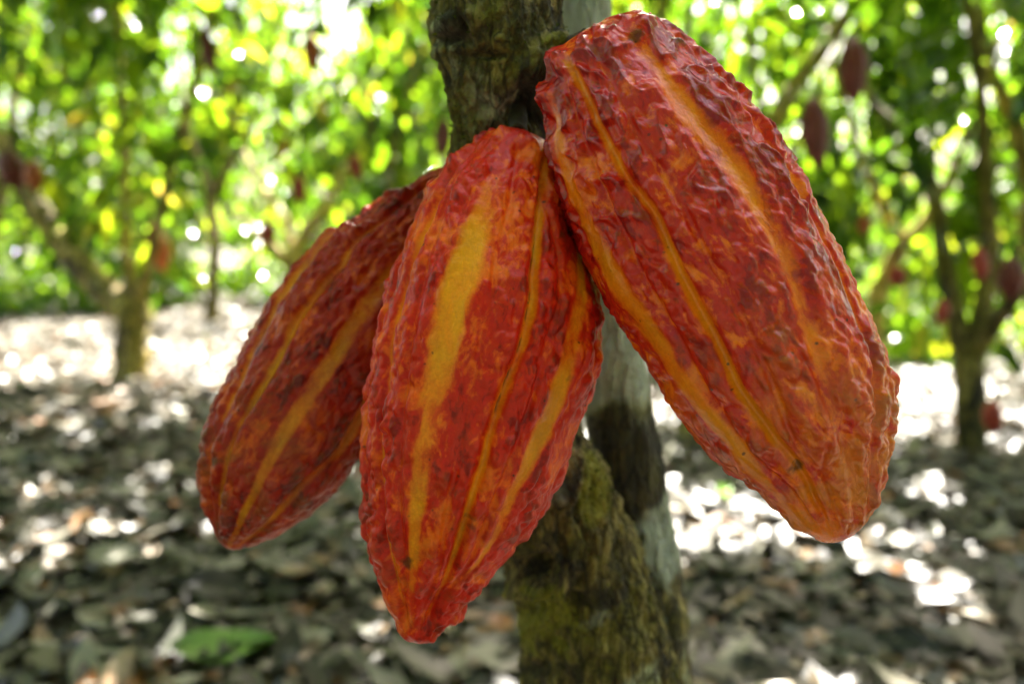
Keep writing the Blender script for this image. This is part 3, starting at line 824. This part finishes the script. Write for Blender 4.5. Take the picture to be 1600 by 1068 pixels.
# ------------------------------------------------------------------ the grove behind
SPECS = [
    # base px, base py, trunk radius, [limb pixel paths], crown seeds
    dict(m=M_BARK_MID, clear=1, lr=[1.35, .45, .5], b=(205, 592), r=.10, d=1.0, path=[(205, 592), (207, 540), (210, 470)], limbs=[[(210, 490), (150, 440), (90, 370), (35, 285), (-10, 200), (-60, 90)], [(210, 475), (196, 380), (195, 270), (188, 120), (180, -60)], [(212, 480), (236, 400), (268, 260), (310, 110), (345, -60)]],
         label='cocoa tree with three spreading limbs, on the litter left of the pods'),
    dict(m=M_BARK_PALE, b=(462, 512), r=.09, d=1, path=[(462, 512), (462, 450), (465, 385)], limbs=[[(465, 395), (440, 335), (408, 290), (380, 235)], [(464, 390), (488, 348), (512, 318), (545, 250)], [(462, 425), (430, 390), (405, 368), (370, 330)]],
         label='pale forked cocoa tree seen above the left pod'),
    dict(b=(1520, 712), r=.062, d=1, path=[(1520, 712), (1517, 640), (1512, 560)], limbs=[[(1512, 575), (1480, 430), (1452, 280), (1420, 210), (1370, 170), (1330, 60)], [(1514, 570), (1545, 420), (1540, 280), (1530, 120), (1500, -60)], [(1515, 560), (1580, 470), (1640, 400)]],
         label='cocoa tree with a mossy foot standing right of the right pod'),
    dict(m=M_BARK_PALE, b=(1085, 690), r=.08, d=1, path=[(1085, 690), (1090, 560), (1110, 420)], limbs=[[(1108, 440), (1150, 300), (1215, 180), (1290, 70), (1350, -10), (1420, -120)], [(1105, 430), (1080, 260), (1040, 60), (1030, -80)]],
         label='cocoa tree behind the right pod whose pale limb slants up beside it'),
    dict(m=M_BARK_PALE, b=(1362, 612), r=.065, d=1, path=[(1362, 612), (1365, 520), (1375, 440)], limbs=[[(1375, 445), (1405, 385), (1445, 345), (1500, 240), (1560, 60)], [(1378, 440), (1410, 380), (1385, 335), (1340, 230), (1300, 90)]],
         label='thin cocoa tree with crossing pale limbs between the right pod and the mossy footed tree'),
    dict(b=(1640, 640), r=.08, d=1, path=[(1640, 640), (1625, 480), (1612, 330)], limbs=[[(1614, 340), (1590, 200), (1545, 100), (1525, -40)], [(1614, 330), (1660, 200), (1700, 50)]],
         label='cocoa tree at the right edge of the photo'),
    dict(b=(-60, 560), r=.08, d=1, path=[(-60, 560), (-40, 420), (-10, 330)], limbs=[[(-12, 340), (15, 240), (20, 170), (60, 0)], [(-12, 340), (-80, 200), (-120, 20)]],
         label='cocoa tree at the left edge of the photo'),
    dict(b=(330, 500), r=.06, d=1, path=[(330, 500), (335, 400), (330, 300)], limbs=[[(330, 310), (290, 180), (270, 40)], [(330, 310), (400, 180), (440, 0)]],
         label='slender cocoa tree far behind, between the left tree and the forked one'),
    dict(b=(610, 500), r=.06, d=1, path=[(610, 500), (612, 380), (605, 260)], limbs=[[(605, 270), (560, 140), (520, 0)], [(605, 270), (640, 140), (690, -20)]],
         label='slender cocoa tree far behind the gap between trunk and left pod'),
    dict(b=(1230, 570), r=.06, d=1, path=[(1230, 570), (1235, 420), (1225, 260)], limbs=[[(1225, 280), (1180, 120), (1150, -20)], [(1225, 280), (1280, 140), (1330, 20)]],
         label='slender cocoa tree far behind the right pod'),
    dict(b=(980, 560), r=.07, d=1, path=[(980, 560), (985, 400), (990, 250)], limbs=[[(990, 260), (950, 120), (930, 0)], [(990, 260), (1060, 100), (1090, -40)]],
         label='cocoa tree far behind the pale second stem'),
]
for sp in SPECS:
    g_, dist = ground_at(*sp['b']); sp['depth'] = (g_ - ORG) @ FWD
    if sp.get('d'):
        for lp in [sp['path']] + sp['limbs'][:sp.get('clear', 9)]: CLEAR.append((lp, sp['depth'], 12))
FAR_PODS = [(1333, 110, 2.6, 104, 44, 'dark', 'dark red pod under the pale slanting limb, upper of two'),
          (1273, 208, 2.6, 112, 42, 'dark', 'dark red pod under the pale slanting limb, lower of two'),
          (692, 216, 2.8, 66, 26, 'dark', 'brownish red pod just left of the main trunk'),
          (556, 262, 3.6, 44, 20, 'red', 'small red pod in the leaves above the left pod, right of two'),
          (467, 296, 3.6, 46, 22, 'red', 'small red pod in the leaves above the left pod, left of two'),
          (487, 84, 3.4, 62, 26, 'orange', 'orange pod high in the leaves left of the main trunk'),
          (326, 82, 3.2, 78, 22, 'dark', 'brown pod high in the leaves above the left tree'),
          (418, 366, 4.2, 40, 22, 'red', 'pinkish red pod beside the pale forked tree'),
          (20, 266, 3.8, 66, 42, 'dark', 'dark red pod on the leftmost limb'),
          (53, 276, 3.7, 50, 26, 'orange', 'orange red pod beside the dark pod on the leftmost limb'),
          (248, 388, 5.0, 80, 30, 'orange', 'orange brown pod on the right limb of the left tree'),
          (1532, 414, 2.75, 56, 24, 'red', 'red pod on the right limb of the mossy footed tree'),
          (1580, 436, 2.9, 70, 40, 'dark', 'dark pod right of the red pod near the right edge'),
          (1472, 488, 2.75, 42, 20, 'red', 'red pod on the trunk of the mossy footed tree'),
          (1402, 432, 3.0, 36, 26, 'red', 'red pod among leaves between the right pod and the mossy footed tree'),
          (1551, 652, 2.7, 56, 28, 'red', 'red pod hanging low beside the mossy foot'),
          (1350, 352, 3.2, 30, 18, 'orange', 'tiny orange pod in the leaves right of the right pod')]
for q in FAR_PODS: CLEAR.append(([(q[0], q[1] - q[3] * .35), (q[0], q[1] + q[3] * .35)], q[2], q[4] * .35))
rr_ = np.random.default_rng(5)
ROOF = np.stack([rr_.uniform(-5, 5.5, 260), rr_.uniform(3.0, 7.5, 260), rr_.uniform(2.5, 3.4, 260)], 1)   # the closed roof of the grove
ROOF = ROOF[~((ROOF[:, 0] > 1.2) & (ROOF[:, 1] > 5.2) & (rr_.random(len(ROOF)) < .9))]
ROOF = np.vstack([ROOF, np.stack([rr_.uniform(-5.5, -2.6, 60), rr_.uniform(5.0, 7.5, 60), rr_.uniform(2.2, 3.5, 60)], 1)])
ROOF = np.vstack([ROOF, np.stack([rr_.uniform(-3.8, .5, 90), rr_.uniform(3.8, 6.2, 90), rr_.uniform(2.5, 3.3, 90)], 1)])
_bases = np.array([ground_at(*sp['b'])[0] for sp in SPECS])
ROOF_OWNER = np.argmin(np.linalg.norm(ROOF[:, None, :2] - _bases[None, :, :2], axis=2), axis=1)
GROUP_T = 'cocoa trees of the grove behind the pods'
for i, sp in enumerate(SPECS):
    gpt, dist = ground_at(*sp['b'])
    root = empty('cocoa_tree', gpt)
    tag(root, sp['label'], 'tree', GROUP_T)
    depth = (gpt - ORG) @ FWD
    rg = np.random.default_rng(40 + i)
    pts = [P(x, y, depth) for x, y in sp['path']]
    pts[0] = pts[0] - np.array([0, 0, .08])
    rr = sp['r']
    V, F = tube([pts[0]] + [(pts[0] * .7 + pts[1] * .3)] + pts[1:], [rr * 1.6, rr * 1.12] + [rr, rr * .95][:len(pts) - 1], 50, 20, lambda v, n: .012 * fbm(v * 9, 80, 3) * rr / .08)
    make_mesh('trunk', V, F, None, sp.get('m', M_BARK_FAR), root, origin=gpt)
    cen = []
    for j, lp in enumerate(sp['limbs']):
        lr = sp.get('lr', [1] * 9)[j]; k = len(lp); dd = depth + np.linspace(0, rg.uniform(-.9, .9), k)
        lw = [P(x, y, q) for (x, y), q in zip(lp, dd)]
        V, F = tube(lw, np.linspace(rr * .72 * lr, rr * .28 * lr, k), 40, 12, lambda v, n: .006 * fbm(v * 12, 84, 3))
        make_mesh('limb', V, F, None, sp.get('m', M_BARK_FAR), root, origin=gpt)
        for q in range(1, k):
            for _ in range(3): cen.append(lw[q] + rg.normal(size=3) * np.array([.45, .5, .35]))
        top = lw[-1]
        for _ in range(10): cen.append(top + rg.normal(size=3) * np.array([.7, .7, .35]) + np.array([0, 0, .2]))
    # sprays hanging round the tree, from low skirts to the roof
    top_z = max(c_[2] for c_ in cen)
    for _ in range(30):
        a = rg.uniform(0, 2 * math.pi); rad_ = 1.5 * rg.random()**.6
        cen.append(np.array([gpt[0] + math.cos(a) * rad_, gpt[1] + .6 + math.sin(a) * rad_, rg.uniform(.75, 3.3)]))
    cen = np.array(cen)
    far = depth > 6
    # keep the clearing in front of each trunk open
    low = (cen[:, 2] < .9 + .12 * rg.random(len(cen))) & (cen[:, 1] < gpt[1] + .3)
    cen = np.vstack([cen[~low], ROOF[ROOF_OWNER == i]])
    crown('crown', cen, rg.uniform(.25, .5, len(cen)), 32, root, seed=10 + i)

# far-off foliage that closes the view: one mass of leaves, plus the ring added behind
rg = np.random.default_rng(91)
K = 700
x = rg.uniform(-13, 14, K); y = rg.uniform(9.0, 17, K)
y = np.where((x > 1.6) & (rg.random(K) < .55), rg.uniform(6.6, 9.5, K), y)
z = ground_z(x, y) + .10 + 4.3 * rg.random(K)**np.where(rg.random(K) < .3, 3.5, 1.1)
# fill clusters for the far grove on the left
xa = np.concatenate([rg.uniform(-5.5, -.8, 130), rg.uniform(-3.6, -1.0, 90)]); ya = rg.uniform(9, 12.5, 220)
x = np.concatenate([x, xa]); y = np.concatenate([y, ya]); z = np.concatenate([z, np.concatenate([rg.uniform(1.6, 4.6, 130), rg.uniform(2.2, 4.2, 90)])]); K += 220
K2 = 300  # unseen leaf ring added behind the camera to block the sky
a2 = rg.uniform(R(170), R(370), K2); r2 = rg.uniform(4.2, 6.5, K2)
x = np.concatenate([x, np.cos(a2) * r2]); y = np.concatenate([y, np.sin(a2) * r2 + .3]); z = np.concatenate([z, .2 + 4.6 * rg.random(K2)])
K += K2
mass = crown('undergrowth', np.stack([x, y, z], 1), rg.uniform(.4, .8, K), 70, None, (0.15, 0.3), seed=60)
tag(mass, 'dense green foliage of the far grove closing the view, plus an unseen ring added behind', 'foliage', kind='stuff')

# ------------------------------------------------------------------ pods in the grove
def small_pod_material(name, a, b):
    return solid_noise(name, [(0.3, tuple(.5 * q for q in a)), (0.5, a), (0.7, b)], 22, 0.42, .004)


PODC = {'dark': small_pod_material('far_pod_dark', (0.13, 0.018, 0.014), (0.20, 0.035, 0.02)),
        'red': small_pod_material('far_pod_red', (0.34, 0.03, 0.018), (0.42, 0.07, 0.02)),
        'orange': small_pod_material('far_pod_orange', (0.42, 0.09, 0.018), (0.5, 0.16, 0.03))}


def far_pod(px, py, depth, hpx, wpx, kind, lab):
    s = np.linspace(0, 1, 26); th = np.linspace(0, 2 * math.pi, 40, endpoint=False)
    Lm = hpx * depth / FPX; Wm = wpx * depth / FPX
    prof = np.sin(np.pi * s**.85)**.7; prof[0] = prof[-1] = 0
    rad = prof[:, None] * Wm / 2 * (1 + .07 * np.cos(10 * th)[None] + .02 * np.sin(40 * s)[:, None])
    V = np.stack([rad * np.cos(th)[None], rad * np.sin(th)[None], -(s[:, None] - .5) * Lm + 0 * th[None]], -1).reshape(-1, 3)
    q = P(px, py, depth)
    ba = Matrix.Rotation(random.uniform(-.2, .2), 3, 'Y')
    o = make_mesh('cocoa_pod', V @ np.array(ba).T + q, [grid_faces(26, 40)[:, ::-1]], None, PODC[kind], origin=q + np.array([0, 0, Lm / 2]))
    tag(o, lab, 'cocoa pod', 'cocoa pods hanging in the grove behind')
    V, F = tube([q + np.array([0, 0, Lm * .47]), q + np.array([.01, .01, Lm * .62]), q + np.array([.03, .03, Lm * .8])], [.007, .007, .009], 8, 8)
    make_mesh('stalk', V, F, None, M_STALK, o, origin=np.array(o.location))


for a in FAR_PODS: far_pod(*a)
